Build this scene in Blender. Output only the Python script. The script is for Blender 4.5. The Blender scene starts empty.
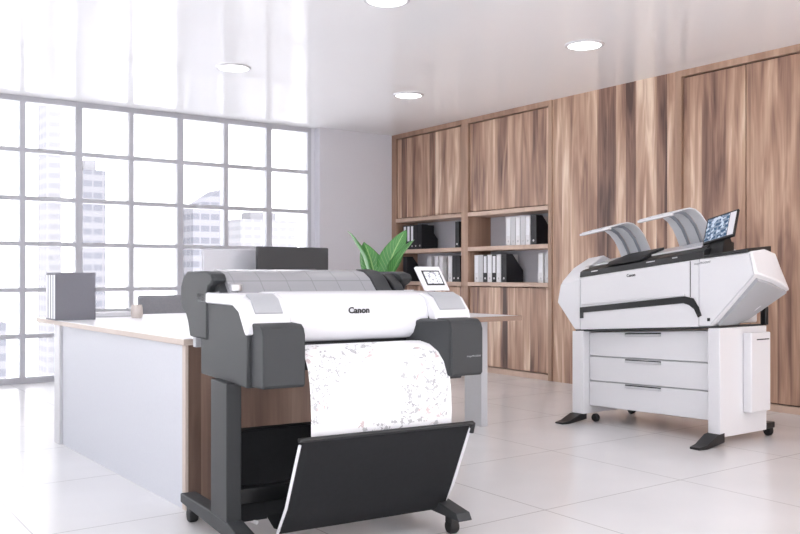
import bpy, bmesh, math, random
from mathutils import Vector, Matrix
random.seed(4)
S = bpy.context.scene
COL = S.collection
PI = math.pi

# ------------------------------------------------------------------ materials
def srgb(r, g, b):
    def f(c):
        c /= 255
        return c / 12.92 if c <= .04045 else ((c + .055) / 1.055) ** 2.4
    return (f(r), f(g), f(b), 1)

class NT:
    def __init__(s, name):
        s.m = bpy.data.materials.new(name); s.m.use_nodes = True
        s.t = s.m.node_tree; s.n = s.t.nodes
        s.b = s.n['Principled BSDF']; s.out = s.n['Material Output']
    def add(s, typ, **k):
        x = s.n.new(typ)
        for a, v in k.items(): setattr(x, a, v)
        return x
    def link(s, a, b): s.t.links.new(a, b)
    def math(s, op, a, b=None, c=None):
        x = s.add('ShaderNodeMath', operation=op)
        for i, v in enumerate((a, b, c)):
            if v is None: continue
            if isinstance(v, (int, float)): x.inputs[i].default_value = v
            else: s.link(v, x.inputs[i])
        return x.outputs[0]
    def mix(s, f, a, b, typ='MIX'):
        x = s.add('ShaderNodeMix', data_type='RGBA', blend_type=typ)
        for i, v in ((0, f), (6, a), (7, b)):
            if isinstance(v, (int, float, tuple)): x.inputs[i].default_value = v
            else: s.link(v, x.inputs[i])
        return x.outputs[2]

def plain(name, col, rough=.5, spec=.5, metal=0, coat=0, noise=.03):
    M = NT(name)
    M.b.inputs['Roughness'].default_value = rough
    M.b.inputs['Specular IOR Level'].default_value = spec
    M.b.inputs['Metallic'].default_value = metal
    M.b.inputs['Coat Weight'].default_value = coat
    tc = M.add('ShaderNodeTexCoord'); nz = M.add('ShaderNodeTexNoise')
    nz.inputs['Scale'].default_value = 60; nz.inputs['Detail'].default_value = 2
    M.link(tc.outputs['Object'], nz.inputs['Vector'])
    lo = tuple(c * (1 - noise) for c in col[:3]) + (1,)
    hi = tuple(min(1, c * (1 + noise)) for c in col[:3]) + (1,)
    M.link(M.mix(nz.outputs['Fac'], lo, hi), M.b.inputs['Base Color'])
    return M.m

def wood(name, palette, plank=.115, axis='Y', rough=.45, sc=1.0):
    """vertical boards of differing tone with streaked grain; world position keeps boards even from door to door"""
    M = NT(name)
    g = M.add('ShaderNodeNewGeometry'); sp = M.add('ShaderNodeSeparateXYZ'); M.link(g.outputs['Position'], sp.inputs[0])
    h = sp.outputs['Y'] if axis == 'Y' else (sp.outputs['X'] if axis == 'X' else M.math('ADD', sp.outputs['X'], sp.outputs['Y']))
    z = sp.outputs['Z']
    pl = M.math('FLOOR', M.math('DIVIDE', M.math('ADD', h, 20.0), plank))
    wn = M.add('ShaderNodeTexWhiteNoise', noise_dimensions='1D'); M.link(pl, wn.inputs['W'])
    # slow streaks along the board
    cb = M.add('ShaderNodeCombineXYZ')
    M.link(M.math('MULTIPLY', h, 10 * sc), cb.inputs[0]); M.link(M.math('MULTIPLY', z, .9 * sc), cb.inputs[1]); M.link(M.math('MULTIPLY', wn.outputs[0], 37.0), cb.inputs[2])
    n1 = M.add('ShaderNodeTexNoise'); n1.inputs['Scale'].default_value = 1.0; n1.inputs['Detail'].default_value = 3; n1.inputs['Distortion'].default_value = .6
    M.link(cb.outputs[0], n1.inputs['Vector'])
    cb2 = M.add('ShaderNodeCombineXYZ')
    M.link(M.math('MULTIPLY', h, 90 * sc), cb2.inputs[0]); M.link(M.math('MULTIPLY', z, 2.5 * sc), cb2.inputs[1]); M.link(M.math('MULTIPLY', wn.outputs[0], 91.0), cb2.inputs[2])
    n2 = M.add('ShaderNodeTexNoise'); n2.inputs['Scale'].default_value = 1.0; n2.inputs['Detail'].default_value = 4
    M.link(cb2.outputs[0], n2.inputs['Vector'])
    v = M.math('ADD', M.math('MULTIPLY', wn.outputs[0], .62), M.math('MULTIPLY', M.math('SUBTRACT', n1.outputs['Fac'], .5), 1.7))
    v = M.math('ADD', v, .19)
    v = M.math('ADD', v, M.math('MULTIPLY', M.math('SUBTRACT', n2.outputs['Fac'], .5), .28))
    cr = M.add('ShaderNodeValToRGB')
    el = cr.color_ramp.elements
    el[0].position = 0; el[0].color = palette[0]; el[1].position = 1; el[1].color = palette[-1]
    for i, c in enumerate(palette[1:-1]):
        e = el.new((i + 1) / (len(palette) - 1)); e.color = c
    M.link(v, cr.inputs[0]); M.link(cr.outputs[0], M.b.inputs['Base Color'])
    M.b.inputs['Roughness'].default_value = rough
    return M.m

M_wood = wood('walnut boards', [srgb(84, 60, 52), srgb(134, 102, 88), srgb(172, 137, 116), srgb(200, 168, 144), srgb(234, 212, 190)])
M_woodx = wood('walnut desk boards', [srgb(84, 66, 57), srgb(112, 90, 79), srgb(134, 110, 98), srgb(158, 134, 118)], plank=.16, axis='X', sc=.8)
M_frame = wood('walnut frame', [srgb(146, 116, 98), srgb(166, 134, 114), srgb(192, 162, 140)], plank=3, axis='Z')
M_shelf = wood('walnut shelf', [srgb(180, 152, 134), srgb(204, 178, 160), srgb(222, 200, 182)], plank=3, axis='Z', sc=.25)
M_edge = plain('pale wood edge', srgb(200, 186, 176), .5)
M_edgedk = plain('brown wood edge', srgb(158, 132, 116), .5)
M_white = plain('white plastic', srgb(224, 224, 227), .32, .5, noise=.01)
M_whiteg = plain('white glossy plastic', srgb(222, 222, 226), .22, .5, noise=.01)
M_lgrey = plain('light grey plastic', srgb(200, 201, 204), .4)
M_char = plain('charcoal plastic', srgb(54, 56, 58), .55, .35)
M_chard = plain('dark charcoal plastic', srgb(36, 38, 40), .5, .4)
M_black = plain('black plastic', srgb(24, 25, 27), .4)
M_blackg = plain('black glass', srgb(12, 13, 15), .08, .3)
M_fab = plain('black fabric', srgb(36, 37, 39), .85, .2, noise=.15)
M_paint = plain('white wall paint', srgb(226, 227, 232), .8, .3)
M_greyw = plain('light grey wall paint', srgb(220, 220, 226), .8, .3)
M_alu = plain('grey aluminium frame', srgb(190, 191, 197), .55, .4)
M_desk = plain('white desk laminate', srgb(240, 240, 243), .3, .5)
M_panel = plain('white panel laminate', srgb(206, 208, 214), .55, .3)
M_back = plain('pale cabinet back', srgb(206, 208, 216), .6)
M_rubber = plain('black rubber', srgb(18, 18, 19), .6)
M_text = plain('black lettering', srgb(20, 20, 22), .5)
M_textg = plain('grey lettering', srgb(150, 152, 155), .5)
M_binder_g = plain('slate grey card', srgb(116, 116, 124), .6)
M_label = plain('paper label', srgb(238, 239, 243), .6)
M_binder_w = plain('white binder card', srgb(226, 226, 228), .55)
M_binder_k = plain('black binder card', srgb(30, 31, 36), .55)
M_silver = plain('silver monitor shell', srgb(196, 197, 203), .4, .5, .1)
M_mon = plain('dark monitor shell', srgb(56, 57, 60), .5)
M_mid = plain('mid grey plastic', srgb(168, 170, 174), .45)
M_steel = plain('brushed steel', srgb(190, 190, 192), .3, .5, .8)
M_conc = plain('beige cup', srgb(212, 202, 196), .4)
M_soil = plain('potting soil', srgb(60, 48, 40), .9, .2, noise=.4)
M_traygrey = plain('pale grey guide', srgb(222, 224, 228), .35)
M_traydk = plain('slate grey rib', srgb(140, 146, 154), .4)
M_gap = plain('dark joint', srgb(60, 44, 36), .8)

def make_floor():
    M = NT('white glossy floor tiles')
    g = M.add('ShaderNodeNewGeometry'); sp = M.add('ShaderNodeSeparateXYZ'); M.link(g.outputs['Position'], sp.inputs[0])
    def line(s, off, per, w):
        a = M.math('FRACT', M.math('DIVIDE', M.math('ADD', s, off), per))
        d = M.math('MULTIPLY', M.math('MINIMUM', a, M.math('SUBTRACT', 1.0, a)), per)
        return M.math('LESS_THAN', d, w)
    lx = line(sp.outputs['X'], 20 - .866 + 0, 1.0, .0028)
    ly = line(sp.outputs['Y'], 18.7 - 2.841, .935, .0028)
    ln = M.math('MAXIMUM', lx, ly)
    nz = M.add('ShaderNodeTexNoise'); nz.inputs['Scale'].default_value = 1.3; nz.inputs['Detail'].default_value = 5
    M.link(g.outputs['Position'], nz.inputs['Vector'])
    base = M.mix(nz.outputs['Fac'], srgb(216, 216, 217), srgb(234, 233, 234))
    c = M.mix(ln, base, srgb(176, 174, 174))
    M.link(c, M.b.inputs['Base Color'])
    M.link(M.math('ADD', .13, M.math('MULTIPLY', nz.outputs['Fac'], .12)), M.b.inputs['Roughness'])
    M.b.inputs['Specular IOR Level'].default_value = .5
    return M.m
M_floor = make_floor()

def make_ceiling():
    M = NT('satin white stretch ceiling')
    g = M.add('ShaderNodeNewGeometry')
    nz = M.add('ShaderNodeTexNoise'); nz.inputs['Scale'].default_value = .8
    M.link(g.outputs['Position'], nz.inputs['Vector'])
    M.link(M.mix(nz.outputs['Fac'], srgb(240, 240, 242), srgb(246, 246, 248)), M.b.inputs['Base Color'])
    M.b.inputs['Roughness'].default_value = .10; M.b.inputs['Specular IOR Level'].default_value = .42
    return M.m
M_ceil = make_ceiling()

def make_glass(name='window glass', tint=(1, 1, 1, 1)):
    M = NT(name)
    tr = M.add('ShaderNodeBsdfTransparent'); tr.inputs[0].default_value = tint
    gl = M.add('ShaderNodeBsdfGlossy'); gl.inputs['Roughness'].default_value = .02
    lw = M.add('ShaderNodeFresnel'); lw.inputs[0].default_value = 1.2
    mx = M.add('ShaderNodeMixShader')
    M.link(lw.outputs[0], mx.inputs[0]); M.link(tr.outputs[0], mx.inputs[1]); M.link(gl.outputs[0], mx.inputs[2])
    M.link(mx.outputs[0], M.out.inputs['Surface'])
    return M.m
M_glass = make_glass()

def make_emit(name, col, st):
    M = NT(name)
    M.b.inputs['Base Color'].default_value = (.8, .8, .8, 1)
    M.b.inputs['Emission Color'].default_value = col
    M.b.inputs['Emission Strength'].default_value = st
    return M.m
M_lamp = make_emit('lamp diffuser', (1, .98, .95, 1), 5.0)

def make_facade(name, wall, win, fl=3.2, bay=2.4, ax='X'):
    M = NT(name)
    g = M.add('ShaderNodeNewGeometry'); sp = M.add('ShaderNodeSeparateXYZ'); M.link(g.outputs['Position'], sp.inputs[0])
    h = M.math('ADD', sp.outputs['X'], sp.outputs['Y'])
    fz = M.math('FRACT', M.math('DIVIDE', M.math('ADD', sp.outputs['Z'], 200), fl))
    fx = M.math('FRACT', M.math('DIVIDE', M.math('ADD', h, 200), bay))
    a = M.math('MULTIPLY', M.math('GREATER_THAN', fz, .5), M.math('GREATER_THAN', fx, .14))
    M.link(M.mix(a, wall, win), M.b.inputs['Base Color'])
    M.b.inputs['Roughness'].default_value = .9; M.b.inputs['Specular IOR Level'].default_value = .1
    return M.m

def make_paper():
    M = NT('plotted site plan paper')
    tc = M.add('ShaderNodeTexCoord')
    uv = tc.outputs['UV']
    sp = M.add('ShaderNodeSeparateXYZ'); M.link(uv, sp.inputs[0])
    # speckle of fine strokes, gathered in loose bands
    n1 = M.add('ShaderNodeTexNoise'); n1.inputs['Scale'].default_value = 34; n1.inputs['Detail'].default_value = 3; n1.inputs['Roughness'].default_value = .7
    M.link(uv, n1.inputs['Vector'])
    n2 = M.add('ShaderNodeTexNoise'); n2.inputs['Scale'].default_value = 4.2; n2.inputs['Detail'].default_value = 2
    M.link(uv, n2.inputs['Vector'])
    vo = M.add('ShaderNodeTexVoronoi', feature='DISTANCE_TO_EDGE'); vo.inputs['Scale'].default_value = 17
    M.link(uv, vo.inputs['Vector'])
    dots = M.math('MULTIPLY', M.math('GREATER_THAN', n1.outputs['Fac'], .565), M.math('GREATER_THAN', n2.outputs['Fac'], .49))
    edge = M.math('MULTIPLY', M.math('LESS_THAN', vo.outputs['Distance'], .022), M.math('GREATER_THAN', n2.outputs['Fac'], .53))
    n3 = M.add('ShaderNodeTexNoise'); n3.inputs['Scale'].default_value = 60
    M.link(uv, n3.inputs['Vector'])
    edge = M.math('MULTIPLY', edge, M.math('GREATER_THAN', n3.outputs['Fac'], .46))
    # two title lines near the free end
    y = sp.outputs['Y']
    ln = M.math('LESS_THAN', M.math('ABSOLUTE', M.math('SUBTRACT', y, .60)), .006)
    ln = M.math('MULTIPLY', ln, M.math('GREATER_THAN', n3.outputs['Fac'], .44))
    ln2 = M.math('MULTIPLY', M.math('LESS_THAN', M.math('ABSOLUTE', M.math('SUBTRACT', y, .64)), .012), M.math('GREATER_THAN', n3.outputs['Fac'], .52))
    f = M.math('MAXIMUM', M.math('MAXIMUM', M.math('MULTIPLY', dots, .5), M.math('MULTIPLY', edge, .6)), M.math('MULTIPLY', M.math('MAXIMUM', ln, ln2), .7))
    n4 = M.add('ShaderNodeTexNoise'); n4.inputs['Scale'].default_value = 7
    M.link(uv, n4.inputs['Vector'])
    ink = M.mix(M.math('GREATER_THAN', n4.outputs['Fac'], .56), srgb(84, 86, 94), srgb(160, 110, 110))
    M.link(M.mix(f, srgb(236, 236, 238), ink), M.b.inputs['Base Color'])
    M.b.inputs['Roughness'].default_value = .6
    M.b.inputs['Specular IOR Level'].default_value = .2
    return M.m
M_paper = make_paper()

def make_cover():
    """smoky grey roll cover with a printed seam grid"""
    M = NT('smoky grey roll cover')
    tc = M.add('ShaderNodeTexCoord'); sp = M.add('ShaderNodeSeparateXYZ'); M.link(tc.outputs['Object'], sp.inputs[0])
    fx = M.math('FRACT', M.math('DIVIDE', M.math('ADD', sp.outputs['X'], 4.03), .118))
    l1 = M.math('LESS_THAN', fx, .03)
    l2 = M.math('LESS_THAN', M.math('ABSOLUTE', M.math('SUBTRACT', sp.outputs['Z'], 1.055)), .0016)
    M.link(M.mix(M.math('MAXIMUM', l1, l2), srgb(150, 150, 154), srgb(130, 130, 134)), M.b.inputs['Base Color'])
    M.b.inputs['Roughness'].default_value = .25
    return M.m
M_cover = make_cover()

def make_leaf():
    M = NT('green leaf')
    tc = M.add('ShaderNodeTexCoord'); sp = M.add('ShaderNodeSeparateXYZ'); M.link(tc.outputs['UV'], sp.inputs[0])
    d = M.math('ABSOLUTE', M.math('SUBTRACT', sp.outputs['X'], .5))
    rib = M.math('LESS_THAN', d, .03)
    v = M.math('FRACT', M.math('MULTIPLY', M.math('SUBTRACT', sp.outputs['Y'], M.math('MULTIPLY', d, .5)), 14))
    vein = M.math('MULTIPLY', M.math('LESS_THAN', v, .15), .5)
    c = M.mix(M.math('MAXIMUM', rib, vein), srgb(78, 140, 74), srgb(150, 190, 122))
    M.link(c, M.b.inputs['Base Color']); M.b.inputs['Roughness'].default_value = .4
    return M.m
M_leaf = make_leaf()

def make_screen(name, cols, sx, sz):
    M = NT(name)
    tc = M.add('ShaderNodeTexCoord')
    br = M.add('ShaderNodeTexBrick'); br.inputs['Scale'].default_value = sx
    br.inputs['Color1'].default_value = cols[0]; br.inputs['Color2'].default_value = cols[1]; br.inputs['Mortar'].default_value = cols[2]
    br.inputs['Mortar Size'].default_value = .06; br.inputs['Row Height'].default_value = sz
    M.link(tc.outputs['UV'], br.inputs['Vector'])
    nz = M.add('ShaderNodeTexNoise'); nz.inputs['Scale'].default_value = 5; nz.inputs['Detail'].default_value = 1
    M.link(tc.outputs['UV'], nz.inputs['Vector'])
    c = M.mix(M.math('GREATER_THAN', nz.outputs['Fac'], .55), M.mix(.35, cols[0], br.outputs['Color']), cols[2])
    M.link(c, M.b.inputs['Base Color'])
    M.link(c, M.b.inputs['Emission Color']); M.b.inputs['Emission Strength'].default_value = .25
    M.b.inputs['Roughness'].default_value = .15
    return M.m
M_scr_b = make_screen('blue touch screen', [srgb(52, 78, 106), srgb(78, 106, 134), srgb(176, 190, 204)], 1.6, .3)
M_scr_w = make_screen('pale touch screen', [srgb(224, 228, 234), srgb(212, 218, 228), srgb(150, 152, 160)], 2.2, .4)

# ------------------------------------------------------------------ mesh helpers
class B:
    """collects shapes in one bmesh"""
    def __init__(s): s.b = bmesh.new(); s.uv = s.b.loops.layers.uv.new('UVMap')
    def box(s, x0, x1, y0, y1, z0, z1):
        vs = [s.b.verts.new(p) for p in ((x0, y0, z0), (x1, y0, z0), (x1, y1, z0), (x0, y1, z0), (x0, y0, z1), (x1, y0, z1), (x1, y1, z1), (x0, y1, z1))]
        for f in ((0, 3, 2, 1), (4, 5, 6, 7), (0, 1, 5, 4), (1, 2, 6, 5), (2, 3, 7, 6), (3, 0, 4, 7)):
            s.b.faces.new([vs[i] for i in f])
        return s
    def prism(s, poly, ax, c0, c1):
        """polygon in the two other axes, extruded along ax"""
        def P(p, c):
            return {'X': (c, p[0], p[1]), 'Y': (p[0], c, p[1]), 'Z': (p[0], p[1], c)}[ax]
        a = [s.b.verts.new(P(p, c0)) for p in poly]; b = [s.b.verts.new(P(p, c1)) for p in poly]
        s.b.faces.new(a[::-1]); s.b.faces.new(b)
        n = len(poly)
        for i in range(n): s.b.faces.new((a[i], a[(i + 1) % n], b[(i + 1) % n], b[i]))
        return s
    def loft(s, secs, cap=True):
        R = [[s.b.verts.new(p) for p in sec] for sec in secs]
        n = len(R[0])
        for A, C in zip(R, R[1:]):
            for i in range(n): s.b.faces.new((A[i], A[(i + 1) % n], C[(i + 1) % n], C[i]))
        if cap: s.b.faces.new(R[0][::-1]); s.b.faces.new(R[-1])
        return s
    def sheet(s, prof, ax0, ax1, th, n=12):
        """sheet following profile [(y,z)] from x=ax0 to ax1 with thickness; uv x across, y along"""
        L = [0]
        for p, q in zip(prof, prof[1:]): L.append(L[-1] + math.hypot(q[0] - p[0], q[1] - p[1]))
        N = len(prof)
        def nrm(i):
            p = prof[max(0, i - 1)]; q = prof[min(N - 1, i + 1)]
            dx, dz = q[0] - p[0], q[1] - p[1]; l = math.hypot(dx, dz) or 1
            return (-dz / l * th, dx / l * th)
        xs = [ax0 + (ax1 - ax0) * i / n for i in range(n + 1)]
        T = [[s.b.verts.new((x, p[0], p[1])) for p in prof] for x in xs]
        U = [[s.b.verts.new((x, p[0] + nrm(j)[0], p[1] + nrm(j)[1])) for j, p in enumerate(prof)] for x in xs]
        for G, flip in ((T, 0), (U, 1)):
            for i in range(n):
                for j in range(N - 1):
                    q = [(i, j), (i + 1, j), (i + 1, j + 1), (i, j + 1)]
                    if flip: q = q[::-1]
                    f = s.b.faces.new([G[a][c] for a, c in q])
                    for lp, (a, c) in zip(f.loops, q): lp[s.uv].uv = ((xs[a] - ax0), L[c])
        for j in range(N - 1):
            s.b.faces.new((T[0][j], T[0][j + 1], U[0][j + 1], U[0][j])); s.b.faces.new((T[n][j + 1], T[n][j], U[n][j], U[n][j + 1]))
        for i in range(n):
            s.b.faces.new((T[i + 1][0], T[i][0], U[i][0], U[i + 1][0])); s.b.faces.new((T[i][-1], T[i + 1][-1], U[i + 1][-1], U[i][-1]))
        return s
    def tube(s, pts, r, n=10):
        pts = [Vector(p) for p in pts]; R = []
        for i, p in enumerate(pts):
            d = (pts[min(i + 1, len(pts) - 1)] - pts[max(i - 1, 0)]).normalized()
            u = d.cross(Vector((0, 0, 1)))
            if u.length < .05: u = d.cross(Vector((0, 1, 0)))
            u.normalize(); w = d.cross(u)
            rr = r[i] if isinstance(r, (list, tuple)) else r
            R.append([p + (u * math.cos(2 * PI * k / n) + w * math.sin(2 * PI * k / n)) * rr for k in range(n)])
        return s.loft(R)
    def lathe(s, prof, cx=0, cy=0, n=28):
        R = [[(cx + r * math.cos(2 * PI * k / n), cy + r * math.sin(2 * PI * k / n), z) for k in range(n)] for r, z in prof]
        return s.loft(R)
    def wheel(s, c, r, w, n=18):
        """wheel with axle along X"""
        R = []
        for dx, rr in ((-w / 2, r * .45), (-w / 2, r * .85), (-w / 2 + w * .2, r), (w / 2 - w * .2, r), (w / 2, r * .85), (w / 2, r * .45)):
            R.append([(c[0] + dx, c[1] + rr * math.cos(2 * PI * k / n), c[2] + rr * math.sin(2 * PI * k / n)) for k in range(n)])
        return s.loft(R)

def obj(name, b, mat, parent=None, bevel=0, loc=None, deform=None, ang=32):
    bm = b.b
    bmesh.ops.recalc_face_normals(bm, faces=bm.faces)
    if deform:
        for v in bm.verts: v.co = deform(v.co)
    for f in bm.faces: f.smooth = True
    me = bpy.data.meshes.new(name)
    bm.to_mesh(me); bm.free()
    me.set_sharp_from_angle(angle=math.radians(ang))
    me.materials.append(mat)
    o = bpy.data.objects.new(name, me); COL.objects.link(o)
    if parent: o.parent = parent
    if loc: o.location = loc
    if bevel:
        md = o.modifiers.new('bevel', 'BEVEL'); md.width = bevel; md.segments = 2; md.limit_method = 'ANGLE'; md.angle_limit = math.radians(40)
        md.harden_normals = False
    return o

def thing(name, label, cat, loc=(0, 0, 0), rz=0, group=None):
    o = bpy.data.objects.new(name, None); COL.objects.link(o)
    o.location = loc; o.rotation_euler = (0, 0, rz); o.empty_display_size = .1
    o['label'] = label; o['category'] = cat
    if group: o['group'] = group
    return o

def tag(o, label, cat, group=None):
    o['label'] = label; o['category'] = cat
    if group: o['group'] = group
    return o

def struct(name, b, mat, parent=None, bevel=0):
    o = obj(name, b, mat, parent, bevel)
    if not parent: o['kind'] = 'structure'
    return o

def sempty(name, loc=(0, 0, 0)):
    o = bpy.data.objects.new(name, None); COL.objects.link(o); o.location = loc; o['kind'] = 'structure'
    return o

def copy_tree(o, loc=None, label=None, rz=None):
    r = o.copy(); COL.objects.link(r)
    if loc is not None: r.location = loc
    if rz is not None: r.rotation_euler = (0, 0, rz)
    if label: r['label'] = label
    for ch in list(o.children):
        c = ch.copy(); COL.objects.link(c); c.parent = r
        for g in list(ch.children):
            d = g.copy(); COL.objects.link(d); d.parent = c
    return r

def text(name, s, size, mat, parent, loc, rot, deform=None, bold=.0, sx=1.0):
    cu = bpy.data.curves.new(name, 'FONT'); cu.body = s; cu.size = size; cu.extrude = .0006; cu.offset = bold
    cu.align_x = 'CENTER'; cu.align_y = 'CENTER'; cu.resolution_u = 3
    t = bpy.data.objects.new(name, cu); COL.objects.link(t)
    bpy.context.view_layer.update()
    me = bpy.data.meshes.new_from_object(t.evaluated_get(bpy.context.evaluated_depsgraph_get()))
    bpy.data.objects.remove(t)
    from mathutils import Euler
    mx = Matrix.Translation(loc) @ Euler(rot).to_matrix().to_4x4() @ Matrix.Diagonal((sx, 1, 1, 1))
    me.transform(mx)
    if deform:
        for v in me.vertices: v.co = deform(v.co)
    me.materials.clear(); me.materials.append(mat); me.name = name
    o = bpy.data.objects.new(name, me); COL.objects.link(o); o.parent = parent
    return o

# ------------------------------------------------------------------ camera, world
CAMH = 1.08
YAW = math.radians(-35.753)
cd = bpy.data.cameras.new('camera'); cam = bpy.data.objects.new('camera', cd); COL.objects.link(cam)
cam.location = (0, 0, CAMH); cam.rotation_euler = (PI / 2, 0, YAW)
cd.sensor_width = 36; cd.lens = 866 / 800 * 36; cd.shift_y = .01; cd.clip_end = 2500
S.camera = cam

W = bpy.data.worlds.new('sky'); S.world = W; W.use_nodes = True
bg = W.node_tree.nodes['Background']
tcw = W.node_tree.nodes.new('ShaderNodeTexCoord'); spw = W.node_tree.nodes.new('ShaderNodeSeparateXYZ'); crw = W.node_tree.nodes.new('ShaderNodeValToRGB')
W.node_tree.links.new(tcw.outputs['Generated'], spw.inputs[0]); W.node_tree.links.new(spw.outputs['Z'], crw.inputs[0]); W.node_tree.links.new(crw.outputs[0], bg.inputs[0])
crw.color_ramp.elements[0].color = (1, .985, 1, 1); crw.color_ramp.elements[1].color = (.90, .93, 1, 1)
bg.inputs[1].default_value = 2.6

# ------------------------------------------------------------------ room shell  (x = along the window wall, y = along the wooden wall)
CH = 2.86
WV = 9.05      # face of the grey wall pier beside the window
GV = 9.20      # glazing line
WU = 6.40      # face of the wooden wall
UL, VB = -2.6, -3.0
struct('floor', B().box(UL, 7.0, VB, 9.45, -.12, 0), M_floor)
struct('ceiling', B().box(UL, 7.0, VB, 9.45, CH, CH + .12), M_ceil)
struct('wall_back', B().box(5.32, 7.0, WV, 9.45, 0, CH).box(5.2655, 5.32, 9.165, 9.45, 0, CH), M_greyw)
wl = B(); wl.box(UL - .2, UL, VB, 9.45, 2.6, CH).box(UL - .2, UL, VB, 9.45, 0, .3)
for a, b_ in ((VB, -2.4), (.2, .8), (3.0, 9.45)): wl.box(UL - .2, UL, a, b_, .3, 2.6)
struct('wall_left', wl, M_paint)
wf = B(); wf.box(UL, 7.0, VB - .2, VB, 2.6, CH).box(UL, 7.0, VB - .2, VB, 0, .3)
for a, b_ in ((UL, -2.2), (.4, .9), (3.6, 4.1), (6.6, 7.0)): wf.box(a, b_, VB - .2, VB, .3, 2.6)
struct('wall_front', wf, M_paint)
wr = B(); wr.box(6.74, 7.0, VB, WV, 0, CH); wr.box(WU, 6.74, 4.745, 6.235, 0, CH).box(WU, 6.74, VB, 1.6, 0, CH)
struct('wall_right', wr, M_wood)

# window wall: heavy grey grid from floor to ceiling
win = sempty('window_1', (0, GV, 0))
fr = B()
us = [5.245 - .5435 * k for k in range(15)]
zs = [.03, .468, .93, 1.392, 1.845, 2.325, CH - .025]
for k, u in enumerate(us):
    w = .026 if k % 2 == 0 else .034
    if k == 0: w = .022
    fr.box(u - w, u + w, -.04, .05, 0, CH)
struct('window_mullion', fr, M_alu, win)
fr = B()
for k, z in enumerate(zs):
    h = .03 if k in (0, 6) else .021
    if k == 6: fr.box(us[-1], 5.265, -.045, .055, z - .03, CH)
    else: fr.box(us[-1], 5.265, -.035, .045, z - h, z + h)
struct('window_transom', fr, M_alu, win)
gl = B()
for a, b_ in zip(us[1:], us[:-1]):
    for c, d in zip(zs, zs[1:]):
        gl.box(a + .02, b_ - .02, .0, .006, c + .015, d - .015)
struct('window_pane', gl, M_glass, win)

# ------------------------------------------------------------------ built-in wall cabinet with open shelves
cab = thing('wall_cabinet', 'walnut built-in cabinet with two open shelf rows between closed doors, in the corner', 'cabinet', (WU, 7.65, 0))
X0 = 0.0
def L(v): return v - 7.65
for v0, v1 in ((8.955, 9.05), (7.545, 7.665), (6.235, 6.285)):
    obj('stile', B().box(-.015, .34, L(v0), L(v1), 0, CH), M_frame, cab, .002)
for v0, v1 in ((6.285, 7.545), (7.665, 8.955)): obj('top_rail', B().box(-.018, .34, L(v0), L(v1), CH - .055, CH), M_frame, cab, .002)
for v0, v1 in ((6.285, 7.545), (7.665, 8.955)): obj('plinth', B().box(-.005, .34, L(v0), L(v1), 0, .06), M_shelf, cab, .002)
for v0, v1 in ((6.285, 7.545), (7.665, 8.955)):
    for z0, z1 in ((1.745, 1.79), (1.352, 1.398), (.955, 1.0)):
        obj('shelf', B().box(-.02, .34, L(v0), L(v1), z0, z1), M_shelf, cab, .002)
    obj('back_panel', B().box(.325, .338, L(v0), L(v1), 1.0, 1.745), M_back, cab)
    obj('door', B().box(.008, .03, L(v0) + .008, L(v1) - .008, 1.80, CH - .065), M_wood, cab, .002)
    obj('door', B().box(.008, .03, L(v0) + .008, L(v1) - .008, .07, .945), M_wood, cab, .002)
# wooden lining of the left cheek of each bay
for v in (7.545, 8.955):
    obj('side_lining', B().box(.0, .325, L(v) - .006, L(v) - .0005, 1.0, 1.745), M_frame, cab)

clo = thing('wardrobe', 'tall flush walnut wardrobe with full-height doors, right of the wide printer', 'wardrobe', (WU, 3.17, 0))
def L2(v): return v - 3.17
for v0, v1 in ((4.685, 4.745), (1.6, 1.66)): obj('stile', B().box(-.012, .34, L2(v0), L2(v1), 0, CH), M_frame, clo, .002)
obj('top_rail', B().box(-.012, .34, L2(1.66), L2(4.685), CH - .055, CH), M_frame, clo, .002)
obj('plinth', B().box(-.002, .34, L2(1.66), L2(4.685), 0, .055), M_shelf, clo, .002)
for a, b_ in ((4.085, 4.68), (3.48, 4.075), (2.875, 3.47), (2.27, 2.865), (1.665, 2.26)):
    obj('door', B().box(.010, .035, L2(a), L2(b_), .065, CH - .066), M_wood, clo, .003)
obj('carcass', B().box(.04, .34, L2(1.66), L2(4.685), .055, CH - .055), M_gap, clo)

# ------------------------------------------------------------------ binders and magazine files
def make_binder(name, label, body_m, lab_m, w, d, h, loc, rz=0, group=None, hole=True, low=.34):
    """spine faces -x"""
    t = thing(name, label, 'binder', loc, rz, group)
    b = B()
    b.box(0, .003, -w / 2, w / 2, 0, h).box(.003, d, -w / 2, -w / 2 + .003, 0, h).box(.003, d, w / 2 - .003, w / 2, 0, h)
    obj('cover', b, body_m, t)
    obj('page_block', B().box(.006, d - .01, -w / 2 + .005, w / 2 - .005, .004, h - .01), M_label, t)
    if lab_m: obj('spine_label', B().box(-.0008, .0, -w * .33, w * .33, h * low, h * .95), lab_m, t)
    if hole:
        bb = B(); n = 14; c = h * .14
        bb.loft([[(-.0012, math.cos(2 * PI * k / n) * .012, c + math.sin(2 * PI * k / n) * .012) for k in range(n)],
                 [(.0, math.cos(2 * PI * k / n) * .012, c + math.sin(2 * PI * k / n) * .012) for k in range(n)]])
        obj('finger_ring', bb, M_steel, t)
    return t
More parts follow.
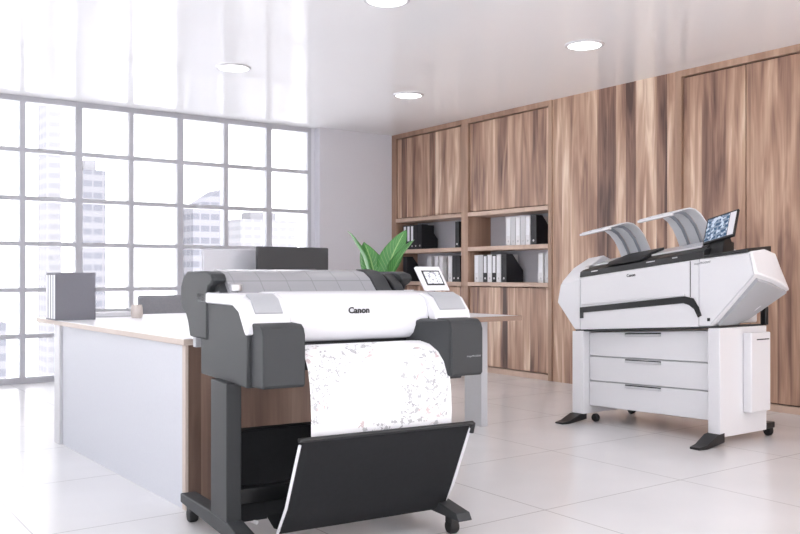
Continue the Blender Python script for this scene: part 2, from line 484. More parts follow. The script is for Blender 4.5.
def make_file(name, label, loc, mat, w=.08, d=.25, h=.31, group=None):
    t = thing(name, label, 'magazine file', loc, 0, group)
    prof = [(0, 0), (d, 0), (d, h * .42), (.09, h), (0, h)]
    b = B(); b.prism(prof, 'Y', -w / 2, -w / 2 + .003); b.prism(prof, 'Y', w / 2 - .003, w / 2)
    b.box(0, .003, -w / 2 + .003, w / 2 - .003, 0, h); b.box(.003, d, -w / 2 + .003, w / 2 - .003, 0, .003); b.box(d - .003, d, -w / 2 + .003, w / 2 - .003, .003, h * .42)
    obj('holder', b, mat, t)
    bb = B(); n = 14; c = h * .14
    bb.loft([[(-.0012, math.cos(2 * PI * k / n) * .012, c + math.sin(2 * PI * k / n) * .012) for k in range(n)],
             [(.0, math.cos(2 * PI * k / n) * .012, c + math.sin(2 * PI * k / n) * .012) for k in range(n)]])
    obj('finger_ring', bb, M_steel, t)
    return t
XF = WU + .035
Z1, Z2 = 1.3985, 1.0005
first = {}
def binder(kind, v, z, label, group, w=.07):
    if kind in first: return copy_tree(first[kind], (XF, v, z), label)
    m, lm = {'k': (M_binder_k, M_label), 'w': (M_binder_w, M_label), 'g': (M_lgrey, None), 'p': (M_binder_k, None)}[kind]
    first[kind] = make_binder('ring_binder', label, m, lm, w, .26, .305, (XF, v, z), 0, group)
    return first[kind]
G1 = 'binders in the open shelves of the walnut cabinet'
for i, (v, nm) in enumerate(((8.83, 'leftmost'), (8.755, 'second from left'), (8.68, 'third from left'))):
    binder('k', v, Z1, 'black binder with white spine label, %s in the upper left shelf' % nm, G1)
binder('p', 8.605, Z1, 'plain black binder between labelled binders and the black file, upper left shelf', G1)
ff = make_file('magazine_file', 'black slanted magazine file in the upper left shelf beside labelled binders', (XF, 8.52, Z1), M_binder_k, group='black magazine files')
binder('p', 7.80, Z1, 'black binder standing alone at the right end of the upper left shelf', G1)
copy_tree(ff, (XF, 8.83, Z2), 'black slanted magazine file in the lower left shelf behind the plant')
binder('g', 8.32, Z2, 'light grey binder left of the two white ones, lower left shelf', G1)
binder('w', 8.19, Z2, 'white binder in the lower left shelf, left one of the pair', G1)
binder('w', 8.10, Z2, 'white binder in the lower left shelf, right one of the pair', G1)
binder('w', 7.93, Z2, 'white binder directly left of the black one at the right end, lower left shelf', G1)
binder('p', 7.855, Z2, 'black binder next to white one, right end of the lower left shelf', G1)
binder('p', 7.78, Z2, 'black binder against the stile, last in the lower left shelf', G1)
binder('w', 6.93, Z1, 'white binder leading the row of white binders, upper right shelf', G1)
binder('g', 6.855, Z1, 'light grey binder second in the pale row, upper right shelf', G1)
binder('w', 6.78, Z1, 'white binder in the middle of the pale row, upper right shelf', G1)
binder('g', 6.705, Z1, 'light grey binder fourth in the pale row, upper right shelf', G1)
binder('w', 6.63, Z1, 'white binder touching the black magazine file, upper right shelf', G1)
copy_tree(ff, (XF, 6.545, Z1), 'black slanted magazine file at the right end of the upper right shelf')
seq = ['w', 'g', 'k', 'w', 'k', 'w']
lab = ['white binder at the left end of the lower right shelf', 'light grey binder second from left in the lower right shelf', 'black labelled binder third from left in the lower right shelf',
       'white binder between the two black labelled ones, lower right shelf', 'black labelled binder fifth from left in the lower right shelf', 'white binder touching the black file, lower right shelf']
for i, k in enumerate(seq): binder(k, 7.455 - i * .074, Z2, lab[i], G1)
copy_tree(ff, (XF, 7.00, Z2), 'black slanted magazine file in the middle of the lower right shelf')
binder('w', 6.44, Z2, 'white binder alone near the right end of the lower right shelf', G1)
binder('g', 6.345, Z2, 'light grey binder against the right stile, lower right shelf', G1)

# ------------------------------------------------------------------ reception desk
RZ = math.radians(1.3)
TOP = .79
desk = thing('office_desk', 'L-shaped white-topped desk with walnut end panel and white side, behind the floor printer', 'desk', (1.525, 3.80, 0), RZ)
# local: x right along window wall, y towards window
tp = B(); poly = [(-.02, -.02), (1.08, -.02), (1.08, .66), (2.80, .66), (2.80, 1.52), (1.08, 1.52), (1.08, 2.50), (-.02, 2.50)]
tp.prism(poly, 'Z', TOP - .004, TOP)
obj('worktop', tp, M_desk, desk)
tp = B(); tp.prism(poly, 'Z', TOP - .032, TOP - .004)
obj('worktop_edge', tp, M_edge, desk, .002)
tp = B(); tp.box(1.095, 2.812, .648, .66, TOP - .034, TOP + .0005).box(2.80, 2.812, .66, 1.52, TOP - .034, TOP + .0005)
obj('edge_band', tp, M_edgedk, desk, .002)
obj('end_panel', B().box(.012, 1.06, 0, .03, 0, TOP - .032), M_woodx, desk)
obj('end_panel_edge', B().box(-.004, .010, -.004, .032, 0, TOP - .032), M_edge, desk)
obj('side_panel', B().box(0, .025, .032, 1.94, 0, TOP - .032), M_panel, desk)
obj('leg', B().box(-.018, .04, 1.945, 2.06, 0, TOP - .032), M_lgrey, desk, .002)
obj('leg', B().box(.98, 1.05, 2.34, 2.44, 0, TOP - .032), M_lgrey, desk, .002)
obj('leg', B().box(2.56, 2.62, .80, .98, 0, TOP - .032), M_lgrey, desk, .002)
def DP(x, y, z=TOP):
    c, s = math.cos(RZ), math.sin(RZ)
    return (1.525 + x * c - y * s, 3.80 + x * s + y * c, z)

# folders on the desk end: four slim box files, broad grey side to the room
bw = .058
bx = make_binder('box_file', 'slate grey box file with its broad side facing the room, on the desk end', M_binder_g, M_label, bw, .25, .305, (1.435, 5.76, TOP + .0005), 0, 'box files on the desk end', hole=False, low=.03)
for i, nm in enumerate(('second', 'third', 'fourth')):
    copy_tree(bx, (1.435, 5.76 + (i + 1) * (bw + .003), TOP + .0005), 'slate grey box file, %s counted from the broad grey side' % nm)

cup = thing('desk_cup', 'small beige marbled cup standing on the white desk', 'cup', (1.98, 5.80, TOP))
obj('cup_body', B().lathe([(.030, 0), (.036, .004), (.040, .03), (.038, .07), (.034, .088), (.031, .088), (.034, .06), (.034, .012), (.01, .008)]), M_conc, cup)
tr = thing('stand_in_tray', 'low light grey stand-in tray for a pale chair armrest, on the desk right of the box files', 'tray', DP(.44, 2.32), RZ)  # tray invented in place of a pale bar read as a chair armrest
b = B(); b.box(-.16, .16, -.11, .11, 0, .006); b.box(-.16, .16, .104, .11, .006, .05).box(-.16, -.154, -.11, .104, .006, .05).box(.154, .16, -.11, .104, .006, .05)
obj('tray_shell', b, M_lgrey, tr, .002)
obj('paper_stack', B().box(-.14, .14, -.1, .095, .006, .03), M_label, tr)

# monitors
def monitor(label, m, w, h, zc, loc, rz):
    t = thing('computer_monitor', label, 'monitor', loc, rz)
    b = B(); b.prism([(-w / 2, zc - h / 2), (w / 2, zc - h / 2), (w / 2, zc + h / 2), (-w / 2, zc + h / 2)], 'Y', .0, .03)
    obj('rear_shell', b, m, t, .008)
    obj('bulge', B().box(-w * .3, w * .3, -.025, .0, zc - h * .42, zc + h * .08), m, t, .01)
    obj('display', B().box(-w / 2 + .012, w / 2 - .012, .03, .033, zc - h / 2 + .012, zc + h / 2 - .012), M_blackg, t)
    obj('neck', B().box(-.03, .03, -.04, -.02, .01, zc - h * .05), m, t, .004)
    obj('foot', B().box(-.12, .12, -.10, .10, 0, .012), m, t, .004)
    return t
monitor('dark grey computer monitor seen from behind, above the floor printer', M_mon, .55, .34, .305, (2.78, 5.06, TOP), math.radians(3))
monitor('silver computer monitor seen from behind, left of the dark one', M_silver, .50, .34, .290, (2.47, 5.24, TOP), math.radians(-2))

# office chair beyond the desk
ch = thing('office_chair', 'grey office chair with a low square back, beyond the desk by the window', 'chair', (2.62, 7.02, 0), math.radians(-4))
obj('backrest', B().box(-.25, .25, -.16, -.11, .52, .915), plain('grey chair mesh', srgb(150, 151, 156), .8, .2, noise=.1), ch, .02)
obj('seat', B().box(-.24, .24, -.11, .36, .42, .50), M_binder_g, ch, .03)
obj('back_strut', B().box(-.03, .03, -.19, -.161, .40, .70), M_lgrey, ch, .005)
obj('gas_column', B().lathe([(.03, .08), (.03, .25), (.018, .25), (.018, .42)], 0, .12), M_steel, ch)
for k in range(5):
    a = 2 * PI * k / 5 + .3
    obj('base_arm', B().tube([(.02 * math.cos(a), .12 + .02 * math.sin(a), .10), (.27 * math.cos(a), .12 + .27 * math.sin(a), .065)], [.024, .014], 8), M_lgrey, ch)
    obj('castor', B().wheel((.27 * math.cos(a), .12 + .27 * math.sin(a), .027), .027, .03), M_rubber, ch)

# ------------------------------------------------------------------ potted plant
pl = thing('potted_plant', 'leafy green plant with broad pointed leaves in front of the walnut cabinet', 'plant', (3.40, 4.98, TOP + .0006))
obj('pot', B().lathe([(.05, 0), (.075, .005), (.095, .14), (.10, .16), (.092, .16), (.088, .14), (.02, .135)]), M_whiteg, pl)
obj('soil', B().lathe([(.087, .13), (.085, .142), (.01, .145)]), M_soil, pl)
def leaf(parent, az, ln, wd, lean, curl, base=(0, 0, .14), twist=0):
    b = B(); n = 14; m = 6
    R = []
    az0 = az
    p = Vector(base); el = math.radians(90 - lean)
    pts = []
    for i in range(n + 1):
        t = i / n
        pts.append(p.copy())
        e = el - curl * t * t
        d = Vector((math.cos(az) * math.cos(e), math.sin(az) * math.cos(e), math.sin(e)))
        p = p + d * (ln / n)
    side = Vector((-math.sin(az + twist), math.cos(az + twist), 0))
    rows = []
    for i, q in enumerate(pts):
        t = i / n
        w = wd * (max(0, math.sin(PI * min(1, max(0, (t - .22) / .78)) ** .8)) ** .8) + .004
        d = (pts[min(n, i + 1)] - pts[max(0, i - 1)]).normalized(); nn = side.cross(d)
        row = []
        for j in range(m + 1):
            s = (j / m - .5) * 2
            row.append(b.b.verts.new(q + side * (s * w / 2) - nn * (abs(s) ** 1.5 * w * .18) + nn * (math.sin(t * 18 + s) * .003)))
        rows.append(row)
    for i in range(n):
        for j in range(m):
            q = [(i, j), (i, j + 1), (i + 1, j + 1), (i + 1, j)]
            f = b.b.faces.new([rows[a][c] for a, c in q])
            for lp, (a, c) in zip(f.loops, q): lp[b.uv].uv = (c / m, a / n)
    o = obj('leaf', b, M_leaf, parent)
    md = o.modifiers.new('thick', 'SOLIDIFY'); md.thickness = .0015
    return o
camdir = math.radians(54.2)         # towards the window corner
right = math.radians(-35.75)
leaf(pl, right + PI, .50, .17, 16, .45, (-.02, 0, .14), 0)
leaf(pl, right + PI - .5, .40, .17, 10, .4, (-.01, -.01, .14), PI / 2 + .4)
leaf(pl, right, .50, .17, 14, .4, (.02, 0, .14), PI / 2 - .3)
leaf(pl, right - .4, .47, .13, 24, .5, (.02, -.01, .14), .9)
leaf(pl, camdir, .36, .13, 22, .6, (0, .02, .14), 0)
leaf(pl, camdir + PI, .24, .12, 30, .8, (0, -.02, .14), 0)

# ------------------------------------------------------------------ floor printer with paper basket (foreground)
pa = thing('large_format_printer', 'white and charcoal roll-fed floor printer with a plotted drawing hanging into its black basket', 'printer', (1.896, 3.222, 0), math.radians(-5.753))
def q(prof): return [(-b_, z) for b_, z in prof]     # (towards viewer, up) -> local (y, z)
# stand
for x0, x1, nm in ((-.485, -.425, 'left'), (.405, .465, 'right')):
    obj('stand_leg', B().box(x0, x1, -.205, -.01, .10, .665), M_chard, pa, .004)
    ft = B().prism(q([(-.41, .075), (-.41, .115), (.01, .135), (.22, .135), (.45, .105), (.47, .075)]), 'X', x0 - .004, x1 + .004)
    fo = obj('stand_foot', ft, M_char, pa, .004)
    for b_ in (-.34, .37):
        xm = (x0 + x1) / 2
        obj('castor_fork', B().box(xm - .02, xm + .02, -b_ - .025, -b_ + .025, .045, .076), M_black, fo, .004)
        obj('castor', B().wheel((xm, -b_, .031), .031, .04), M_rubber, fo)
obj('crossbar', B().box(-.43, .41, -.11, -.05, .17, .23), M_black, pa, .004)
# side housings
side = q([(-.22, .66), (.345, .66), (.352, .85), (.27, .94), (.20, .965), (-.22, .965)])
obj('side_housing', B().prism(side, 'X', -.455, -.30), M_char, pa, .006)
obj('side_housing', B().prism(side, 'X', .375, .53), M_char, pa, .006)
# lower body between them
obj('chassis', B().prism(q([(-.25, .68), (.05, .68), (.20, .80), (.20, .93), (-.25, .95)]), 'X', -.31, .385), M_chard, pa)
# white shoulders
def shoulder(x0, x1):
    b = B(); b.prism(q([(-.25, .962), (.20, .962), (.27, .938), (.33, .87), (.345, .855), (.372, .862), (.355, .93), (.30, .985), (.24, 1.004), (-.25, 1.01)]), 'X', x0, x1)
    return obj('shoulder', b, M_whiteg, pa, .006)
sl = shoulder(-.462, -.285); sr = shoulder(.36, .535)
for s, x0, x1 in ((sl, -.425, -.315), (sr, .385, .515)):
    obj('grey_inlay', B().prism(q([(.252, 1.001), (.302, .984), (.352, .934), (.354, .940), (.306, .990), (.254, 1.008)]), 'X', x0, x1), M_mid, s, .001)
# rounded white front cover
fp = [(-.05, 1.0), (.05, 1.012), (.16, 1.013), (.225, 1.004), (.268, .984), (.294, .95), (.304, .912), (.299, .872), (.28, .84), (.25, .82), (.20, .812), (.10, .82), (-.05, .86)]
obj('front_cover', B().prism(q(fp), 'X', -.285, .36), M_whiteg, pa, .003, ang=50)
obj('top_deck', B().prism(q([(-.30, .94), (-.05, .96), (-.05, 1.012), (-.30, 1.0)]), 'X', -.43, .50), M_white, pa)
text('maker_logo', 'Canon', .034, M_text, pa, (.032, -.3045, .938), (math.radians(86), 0, 0), bold=.0012, sx=1.05)
# roll cover at the back
rc = [(.01, 1.005), (-.02, 1.03), (-.06, 1.066), (-.12, 1.094), (-.20, 1.104), (-.29, 1.09), (-.36, 1.05), (-.40, .99), (-.40, .93), (-.20, .93)]
obj('roll_cover', B().prism(q(rc), 'X', -.40, .275), M_cover, pa, .004, ang=50)
def grow(p, k, cx=-.2, cz=1.0): return [((a - cx) * k + cx, (c - cz) * k + cz) for a, c in p]
obj('cover_end', B().prism(q(grow(rc, 1.03)), 'X', .275, .355), M_char, pa, .006, ang=50)
obj('cover_end', B().prism(q(grow(rc, .72, -.1, .99)), 'X', -.43, -.36), M_char, pa, .006, ang=50)
obj('roll_holder', B().prism(q([(.0, 1.005), (-.03, 1.04), (-.12, 1.085), (-.20, 1.07), (-.25, .99)]), 'X', .375, .425), M_chard, pa, .006)
# big rounded rear cap on the left
rcap = [(-.04, 1.06), (-.06, 1.085), (-.12, 1.096), (-.40, 1.096), (-.46, 1.075), (-.50, 1.03), (-.505, .97), (-.48, .93), (-.42, .905), (-.39, .87), (-.36, .81), (-.12, .81), (-.12, 1.0), (-.10, 1.03), (-.07, 1.04)]
obj('rear_cap', B().prism(q(rcap), 'X', -.462, -.40), M_char, pa, .008, ang=40)
obj('rear_cap', B().prism(q(rcap), 'X', .43, .49), M_char, pa, .008, ang=40)
obj('roll_guide', B().lathe([(.02, 0), (.028, .004), (.028, .028), (.02, .032)], -.37, .02), M_steel, pa, loc=(0, 0, 1.012))
obj('power_inlet', B().box(-.45, -.41, .31, .35, .765, .81), M_mid, pa, .003)
# ink tank blocks
bp = [(.345, .665), (.462, .668), (.472, .68), (.472, .86), (.462, .885), (.44, .899), (.345, .902)]
obj('ink_tank_box', B().prism(q(bp), 'X', -.440, -.275), M_char, pa, .006)
rb = B(); rb.prism(q(bp), 'X', .365, .520)
ib = obj('ink_tank_box', rb, M_char, pa, .006)
obj('box_step', B().prism(q([(.30, .655), (.43, .655), (.44, .668), (.44, .70), (.30, .70)]), 'X', .345, .44), M_chard, pa, .004)
obj('box_shoulder', B().loft([[(.365, -.46, .67), (.365, -.46, .895), (.365, -.25, .90), (.365, -.25, .67)], [(.30, -.30, .70), (.30, -.30, .89), (.30, -.22, .90), (.30, -.22, .70)]]), M_char, pa, .004)
text('model_lettering', 'imagePROGRAF', .0105, M_textg, pa, (.475, -.4728, .748), (PI / 2, 0, 0))
# touch panel
tpn = obj('touch_panel', B().prism(q([(.235, 1.012), (.215, 1.012), (.125, 1.112), (.146, 1.118)]), 'X', .392, .515), M_whiteg, pa, .004)
def on_panel(x, t, off=0):     # t 0..1 up the panel
    b_ = .235 + (.146 - .235) * t; z = 1.012 + (1.118 - 1.012) * t
    return (x, -b_ - .77 * off, z + .64 * off)
def quadbox(pts, n):
    b = B(); a = [Vector(p) for p in pts]; c = [p + n for p in a]
    b.loft([a, c]); 
    for f in b.b.faces:
        for lp, uvc in zip(f.loops, ((0, 0), (1, 0), (1, 1), (0, 1))): lp[b.uv].uv = uvc
    return b
nv = Vector((0, -.77, .64)) * .0015
obj('screen_bezel', quadbox([on_panel(.409, .22), on_panel(.500, .22), on_panel(.500, .82), on_panel(.409, .82)], nv), M_chard, tpn)
obj('screen', quadbox([on_panel(.416, .28, .002), on_panel(.493, .28, .002), on_panel(.493, .76, .002), on_panel(.416, .76, .002)], nv * .5), M_scr_w, tpn)
# printed sheet
pp = [(.20, .795), (.27, .806), (.32, .808), (.365, .796), (.405, .768), (.432, .728), (.448, .675), (.458, .61), (.462, .54), (.460, .47), (.448, .40), (.42, .33), (.37, .26)]
obj('printed_sheet', B().sheet(q(pp), -.248, .372, .0008, 10), M_paper, pa)
# catch basket
bk = q([(.04, .455), (.035, .40), (.04, .30), (.07, .20), (.13, .12), (.21, .09), (.29, .10), (.34, .19), (.40, .30), (.455, .40), (.492, .475)])
basket = obj('catch_basket', B().sheet(bk, -.295, .432, .003, 8), M_fab, pa)
fpn = q([(.275, .082), (.305, .10), (.36, .20), (.425, .33), (.475, .43), (.503, .482)])
obj('basket_front', B().sheet(fpn, -.300, .437, -.006, 4), M_fab, basket)
obj('basket_rod', B().tube([(-.315, -.500, .480), (.450, -.500, .480)], .009), M_black, basket)
obj('basket_rod', B().tube([(.450, -.500, .480), (.452, -.485, .44)], .011), M_black, basket)
obj('basket_rod', B().tube([(-.42, -.045, .455), (.42, -.045, .455)], .007), M_black, basket)
for x in (-.306, .444):
    obj('side_strip', B().tube([(x, -.275, .085), (x, -.36, .20), (x, -.425, .33), (x, -.490, .46)], .0065, 6), M_whiteg, basket)
obj('rear_strip', B().tube([(-.41, -.02, .22), (-.40, -.05, .16), (-.375, -.10, .115), (-.34, -.15, .10)], .008, 6), M_white, basket)
obj('basket_back', B().sheet(q([(.045, .455), (.04, .30), (.07, .19), (.14, .11)]), -.42, -.295, .003, 2), M_fab, basket)

# ------------------------------------------------------------------ wide multifunction printer by the wooden wall
def g(z):
    T = [(0, 0), (.03, .006), (.1, .028), (.5, .032), (.67, .07), (1.1, .13), (1.6, .15)]
    for (a, c), (d, e) in zip(T, T[1:]):
        if z <= d: return c + (e - c) * (z - a) / (d - a)
    return .15
def dB(co):
    s = max(-.35, -co[1])
    return Vector((co[0], co[1], co[2] + g(max(0, co[2])) * s / 1.05))
pb = thing('multifunction_printer', 'wide white multifunction printer with three drawers and raised paper guides by the walnut wall', 'printer', (4.80, 4.35, 0))
def ob(name, b, m, parent=None, bevel=0, ang=32): return obj(name, b, m, parent or pb, bevel, deform=dB, ang=ang)
# sides / legs
def foot(y):
    b = B(); b.loft([[(-.20, y - .035, 0), (-.20, y + .035, 0), (-.20, y + .035, .012), (-.20, y - .035, .012)],
                     [(-.13, y - .045, 0), (-.13, y + .045, 0), (-.13, y + .045, .02), (-.13, y - .045, .02)],
                     [(-.03, y - .05, .012), (-.03, y + .05, .012), (-.03, y + .05, .06), (-.03, y - .05, .06)],
                     [(.05, y - .045, .02), (.05, y + .045, .02), (.05, y + .045, .066), (.05, y - .045, .066)]])
    return b
for y0, y1 in ((.02, .125), (-1.115, -1.03)):
    b = B(); b.box(.0, .52, y0, y1, .06 if y0 > 0 else .045, .672)
    lg = ob('side_column', b, M_white, None, .004)
    ym = (y0 + y1) / 2
    ob('front_foot', foot(ym), M_black, lg, .003)
    ob('castor_bracket', B().box(.50, .64, ym - .03, ym + .03, .045, .075), M_black, lg, .003)
    ob('castor', B().wheel((.61, ym, .03), .03, .04), M_rubber, lg)
    ob('castor', B().wheel((.10, ym + (-.085 if y0 > 0 else .085), .03), .03, .035), M_rubber, lg)
ob('carcass', B().box(.09, .52, -1.03, .02, .135, .655), M_lgrey)
for z0, z1, hz in ((.488, .660, .636), (.308, .480, .462), (.120, .300, .284)):
    d = ob('drawer', B().box(.065, .09, -1.026, .016, z0, z1), M_white, None, .004)
    ob('handle', B().box(.052, .066, -.62, -.32, hz - .010, hz + .006), M_lgrey, d, .002)
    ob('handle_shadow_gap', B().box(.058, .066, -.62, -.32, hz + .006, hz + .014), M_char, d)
ob('base_joint', B().box(.01, .51, -1.10, .10, .668, .682), M_char)
ob('side_box', B().box(.25, .47, -1.175, -1.115, .165, .64), M_white, None, .008)
ob('side_box_slot', B().box(.31, .45, -1.1765, -1.174, .600, .606), M_char)
ob('rear_clip', B().box(.485, .52, -1.13, -1.09, .675, .78), M_black, None, .004)
# hexagonal upper body
ystops = [-.97, .04]
ob('body', B().prism([(.0, .682), (.46, .682), (.46, 1.12), (.30, 1.15), (.02, 1.075), (.0, 1.065)], 'Y', -.96, .045), M_white, None, .004)
def cap(sgn, y_in, pts):
    """pts: list of (x, [ (y,z) x4 : bottom, wide, top_outer, top_inner ]) """
    b = B(); secs = []
    for x, (yb, zb), (yw, zw), (yt, zt), zi in pts:
        secs.append([(x, y_in, zb), (x, yb, zb), (x, yw, zw), (x, yt, zt), (x, y_in, zi)])
    return b.loft(secs)
capR = [(0, (-1.05, .684), (-1.345, .945), (-1.315, 1.055), 1.065),
        (.02, (-1.055, .684), (-1.362, .948), (-1.325, 1.068), 1.078),
        (.16, (-1.06, .684), (-1.365, .925), (-1.325, 1.08), 1.09),
        (.28, (-1.06, .69), (-1.36, .90), (-1.32, 1.06), 1.085),
        (.35, (-1.06, .71), (-1.355, .88), (-1.31, .99), 1.05),
        (.40, (-1.06, .74), (-1.345, .86), (-1.33, .89), .98)]
cr_ = ob('end_cap', cap(1, -.962, capR), M_white, None, .008)
capL = [(0, (.10, .684), (.275, .90), (.245, 1.03), 1.06),
        (.03, (.10, .684), (.285, .90), (.245, 1.07), 1.085),
        (.12, (.10, .684), (.285, .90), (.225, 1.16), 1.165),
        (.26, (.10, .684), (.28, .90), (.20, 1.235), 1.235),
        (.36, (.10, .70), (.27, .90), (.19, 1.20), 1.20)]
cl_ = ob('end_cap', cap(-1, .047, capL), M_white, None, .006)
# grey chamfer panels under the right shoulder
def facet(x0, x1, k0, k1):
    def P(x, k, off):
        # point on the lower bevel of the right cap
        i = 0
        while i < len(capR) - 2 and capR[i + 1][0] < x: i += 1
        a, c = capR[i], capR[i + 1]; t = (x - a[0]) / (c[0] - a[0])
        yb = a[1][0] + (c[1][0] - a[1][0]) * t; zb = a[1][1] + (c[1][1] - a[1][1]) * t
        yw = a[2][0] + (c[2][0] - a[2][0]) * t; zw = a[2][1] + (c[2][1] - a[2][1]) * t
        return (x, yb + (yw - yb) * k - .64 * off, zb + (zw - zb) * k - .77 * off)
    b = B()
    secs = [[P(x, k0, .0), P(x, k1, .0), P(x, k1, .02), P(x, k0, .02)] for x in (x0, .12, .2, x1)]
    return b.loft(secs)
ob('grey_chamfer', facet(.035, .37, .06, .93), M_mid, cr_)
# front details: seams, black output slot, locks
ob('output_slot', B().prism([(.045, .846), (-.86, .862), (-.925, .846), (-.965, .79), (-.985, .745), (-.96, .735), (-.93, .785), (-.895, .808), (-.85, .822), (.015, .806), (.015, .765), (.045, .765)], 'X', -.007, .004), M_black)
ob('seam', B().box(-.002, .003, -.902, -.897, .855, 1.062), M_char)
ob('seam', B().box(-.002, .003, .043, .048, .684, 1.05), M_lgrey)
ob('seam', B().prism([(-1.318, 1.055), (-1.346, .945), (-1.05, .70), (-1.05, .69), (-1.352, .942), (-1.324, 1.055)], 'X', -.002, .003), M_lgrey)
ob('lock', B().box(-.004, .002, -1.045, -1.025, .712, .73), M_black, None, .002)
ob('front_lip', B().box(-.012, .012, -.86, .03, .864, .878), M_white, None, .004)
text('maker_logo', 'Canon', .028, M_text, pb, (-.0015, -.42, 1.030), (PI / 2, 0, -PI / 2), deform=dB, bold=.0006)
text('model_lettering', 'imagePROGRAF', .018, M_textg, pb, (-.0015, -.99, 1.042), (PI / 2, 0, -PI / 2), deform=dB)
# black scanner deck
deck = ob('scanner_deck', B().prism([(-.004, 1.068), (.002, 1.108), (.03, 1.122), (.27, 1.178), (.33, 1.170), (.33, 1.10), (.02, 1.068)], 'Y', -1.0, .05), M_black, None, .004)
ob('deck_strip', B().prism([(-.004, 1.066), (.0, 1.084), (.25, 1.10), (.25, 1.06)], 'Y', -1.31, -1.0), M_black, deck, .003)
ob('paper_table', B().prism([(.12, 1.146), (.30, 1.192), (.30, 1.204), (.12, 1.158)], 'Y', -.90, .02), M_whiteg, deck, .003)
ob('media_clamp', B().prism([(-.01, 1.118), (.04, 1.150), (.26, 1.212), (.26, 1.188), (.05, 1.125)], 'Y', -.50, -.19), M_chard, deck, .004)
for y0, y1 in ((-.12, -.06), (-.62, -.55), (-.80, -.76)):
    ob('deck_mark', B().prism([(-.0025, 1.094), (-.0025, 1.101), (.004, 1.101), (.004, 1.094)], 'Y', y0, y1), M_steel, deck)
ob('knob', B().tube([(.10, .07, 1.13), (.10, .03, 1.13)], .028, 14), M_steel, deck)
ob('rear_housing', B().box(.40, .60, -1.0, .06, .69, 1.10), M_white, None, .01)
# raised guides that curve over the top
def guide(yc, w):
    base = [(x + .10, z) for x, z in [(.33, 1.13), (.31, 1.19), (.27, 1.26), (.22, 1.33), (.16, 1.38), (.10, 1.408), (.04, 1.414), (-.02, 1.405), (-.08, 1.39), (-.14, 1.378)]]
    b = B()
    for y0, y1, in ((yc - w / 2, yc - w * .22), (yc - w * .16, yc + w * .16), (yc + w * .22, yc + w / 2)):
        secs = []
        for i, (x, z) in enumerate(base):
            p = base[max(0, i - 1)]; n_ = base[min(len(base) - 1, i + 1)]
            dx, dz = n_[0] - p[0], n_[1] - p[1]; l = math.hypot(dx, dz); nx, nz = -dz / l * .008, dx / l * .008
            secs.append([(x, y0, z), (x, y1, z), (x - nx, y1, z - nz), (x - nx, y0, z - nz)])
        b.loft(secs)
    gd = ob('paper_guide', b, M_traygrey, None, 0)
    for y in (yc - w * .19, yc + w * .19):
        ob('guide_rib', B().tube([(x - .006, y, z - .006) for x, z in base], .011, 6), M_traydk, gd)
    ob('guide_tip', B().box(-.065, -.03, yc - w / 2, yc + w / 2, 1.362, 1.378), M_whiteg, gd, .004)
guide(-.14, .27); guide(-.66, .27)
# tilted control screen
ob('screen_arm', B().loft([[(.05, -1.10, 1.08), (.05, -.93, 1.08), (.18, -.93, 1.10), (.18, -1.10, 1.10)], [(.105, -1.08, 1.19), (.105, -1.0, 1.19), (.16, -1.0, 1.20), (.16, -1.08, 1.20)]]), M_black, deck, .004)
def scr(y, t, off=0): # y across, t up
    b0 = Vector((.08, 0, 1.165)); up = Vector((.055, 0, .165)); n_ = Vector((-.95, 0, .31))
    p = b0 + up * t + n_ * off
    return (p[0], y + .04, p[2] - .008 - (y + .98) * .10)
def panelbox(y0, y1, t0, t1, o0, o1):
    b = B(); b.loft([[scr(y0, t0, o0), scr(y1, t0, o0), scr(y1, t1, o0), scr(y0, t1, o0)], [scr(y0, t0, o1), scr(y1, t0, o1), scr(y1, t1, o1), scr(y0, t1, o1)]])
    for f in b.b.faces:
        for lp, uvc in zip(f.loops, ((0, 0), (1, 0), (1, 1), (0, 1))): lp[b.uv].uv = uvc
    return b
cs = ob('control_screen', panelbox(-1.20, -.975, 0, 1, -.016, .004), M_black, None, .004)
ob('display', panelbox(-1.145, -.985, .08, .93, .004, .006), M_scr_b, cs)
ob('key_strip', panelbox(-1.192, -1.150, .08, .93, .004, .0065), M_whiteg, cs)

# ------------------------------------------------------------------ ceiling downlights
dl0 = None
for (u, v, nm) in ((5.07, 4.60, 'above the wide white printer'), (5.07, 6.90, 'nearest the walnut cabinet'), (3.18, 6.86, 'nearest the window'), (3.20, 4.59, 'at the top edge of the photo')):
    lb = 'flat round white ceiling downlight %s' % nm
    if dl0 is None:
        dl0 = thing('ceiling_light', lb, 'ceiling light', (u, v, CH), 0, 'round ceiling downlights')
        obj('trim_ring', B().lathe([(.150, 0), (.150, -.006), (.142, -.012), (.128, -.012), (.124, -.004), (.124, 0)]), M_whiteg, dl0)
        obj('diffuser', B().lathe([(.1235, -.003), (.1235, -.008), (.02, -.009)]), M_lamp, dl0)
    else: copy_tree(dl0, (u, v, CH), lb)

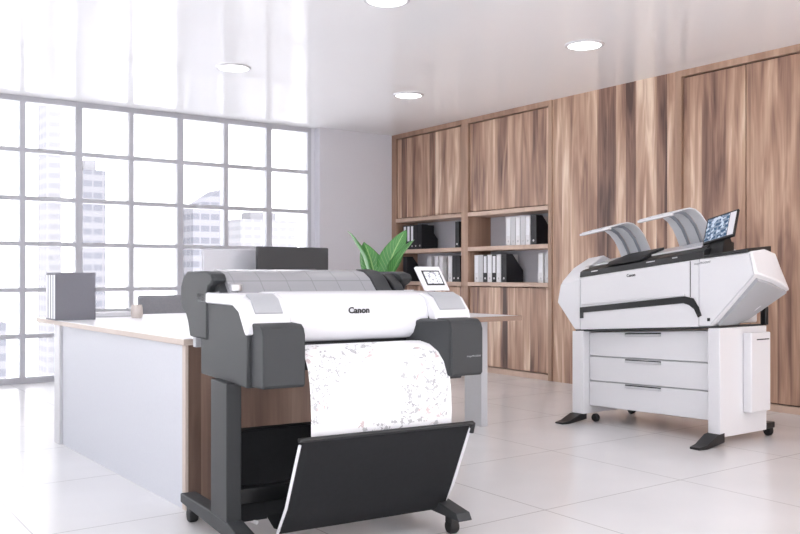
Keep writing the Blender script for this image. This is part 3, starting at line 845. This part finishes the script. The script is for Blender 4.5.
# ------------------------------------------------------------------ the city outside
def tower(label, x0, x1, y0, y1, z0, z1, m, roof='flat', bands=0):
    t = thing('skyscraper', label, 'building', ((x0 + x1) / 2, (y0 + y1) / 2, z0))
    w, d, h = (x1 - x0) / 2, (y1 - y0) / 2, z1 - z0
    if roof == 'slope':
        obj('tower_block', B().prism([(-w, 0), (w, 0), (w, h), (-w, h * .955)], 'Y', -d, d), m, t)
    else:
        obj('tower_block', B().box(-w, w, -d, d, 0, h), m, t)
        obj('roof_plant', B().box(-w * .5, w * .4, -d * .5, d * .5, h, h + 3), M_city, t)
    if bands:
        bb = B()
        n = int(h / 3.2)
        for i in range(max(0, n - bands), n): bb.box(-w - .9, -w * .25, -d - 1.0, -d, i * 3.2, i * 3.2 + .9)
        obj('balcony_rows', bb, M_city, t)
    return t
M_city = plain('pale concrete', srgb(96, 96, 101), .8, .2)
F1 = make_facade('pale facade', srgb(94, 94, 99), srgb(80, 81, 88), 3.4, 2.9)
F2 = make_facade('grey facade', srgb(97, 97, 103), srgb(80, 81, 88), 3.6, 3.2)
F3 = make_facade('white facade', srgb(107, 107, 111), srgb(99, 99, 104), 3.0, 3.6)
K = 2.6      # the skyline stands a quarter of a kilometre off
def far(label, x0, x1, y0, y1, z1, m, roof='flat', bands=0):
    tower(label, x0 * K, x1 * K, y0 * K, y1 * K, -110, 1.08 + (z1 - 1.08) * K, m, roof, bands)
far('pale high-rise with dark window bands seen in the third window column', 26.6, 29.3, 96, 99, 12.5, F1)
far('grey high-rise with a sloped roof seen behind the roll cover', 39.0, 42.6, 95, 99, 11.2, F2, 'slope')
far('very pale slender tall tower seen in the second window column', 24.6, 26.2, 102, 106, 42, F3)
far('faint lower block seen in the right window columns', 53, 62, 112, 118, 9, F3)
far('pale low block seen at the left edge of the window', 10, 16, 80, 84, -3, F1)
gm = plain('near-white bounce ground', srgb(246, 246, 248), .9, .1)  # near-white colour chosen to bounce extra daylight through the windows onto the ceiling
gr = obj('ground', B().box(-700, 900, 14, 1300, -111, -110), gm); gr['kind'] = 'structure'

# ------------------------------------------------------------------ lights and view
sd = bpy.data.lights.new('sun', 'SUN'); sun = bpy.data.objects.new('sun', sd); COL.objects.link(sun)  # sun added behind the camera so its bounce brightens the ceiling
sd.energy = 15; sd.angle = math.radians(2); sd.color = (1, .985, .97)
sun.rotation_euler = Vector((.40, .68, -.60)).to_track_quat('-Z', 'Y').to_euler()
S.view_settings.view_transform = 'Standard'; S.view_settings.look = 'None'
S.view_settings.exposure = 0.29; S.view_settings.gamma = 1; S.view_settings.use_curve_mapping = False
S.cycles.use_denoising = True
S.cycles.max_bounces = 10; S.cycles.diffuse_bounces = 6; S.cycles.transparent_max_bounces = 12
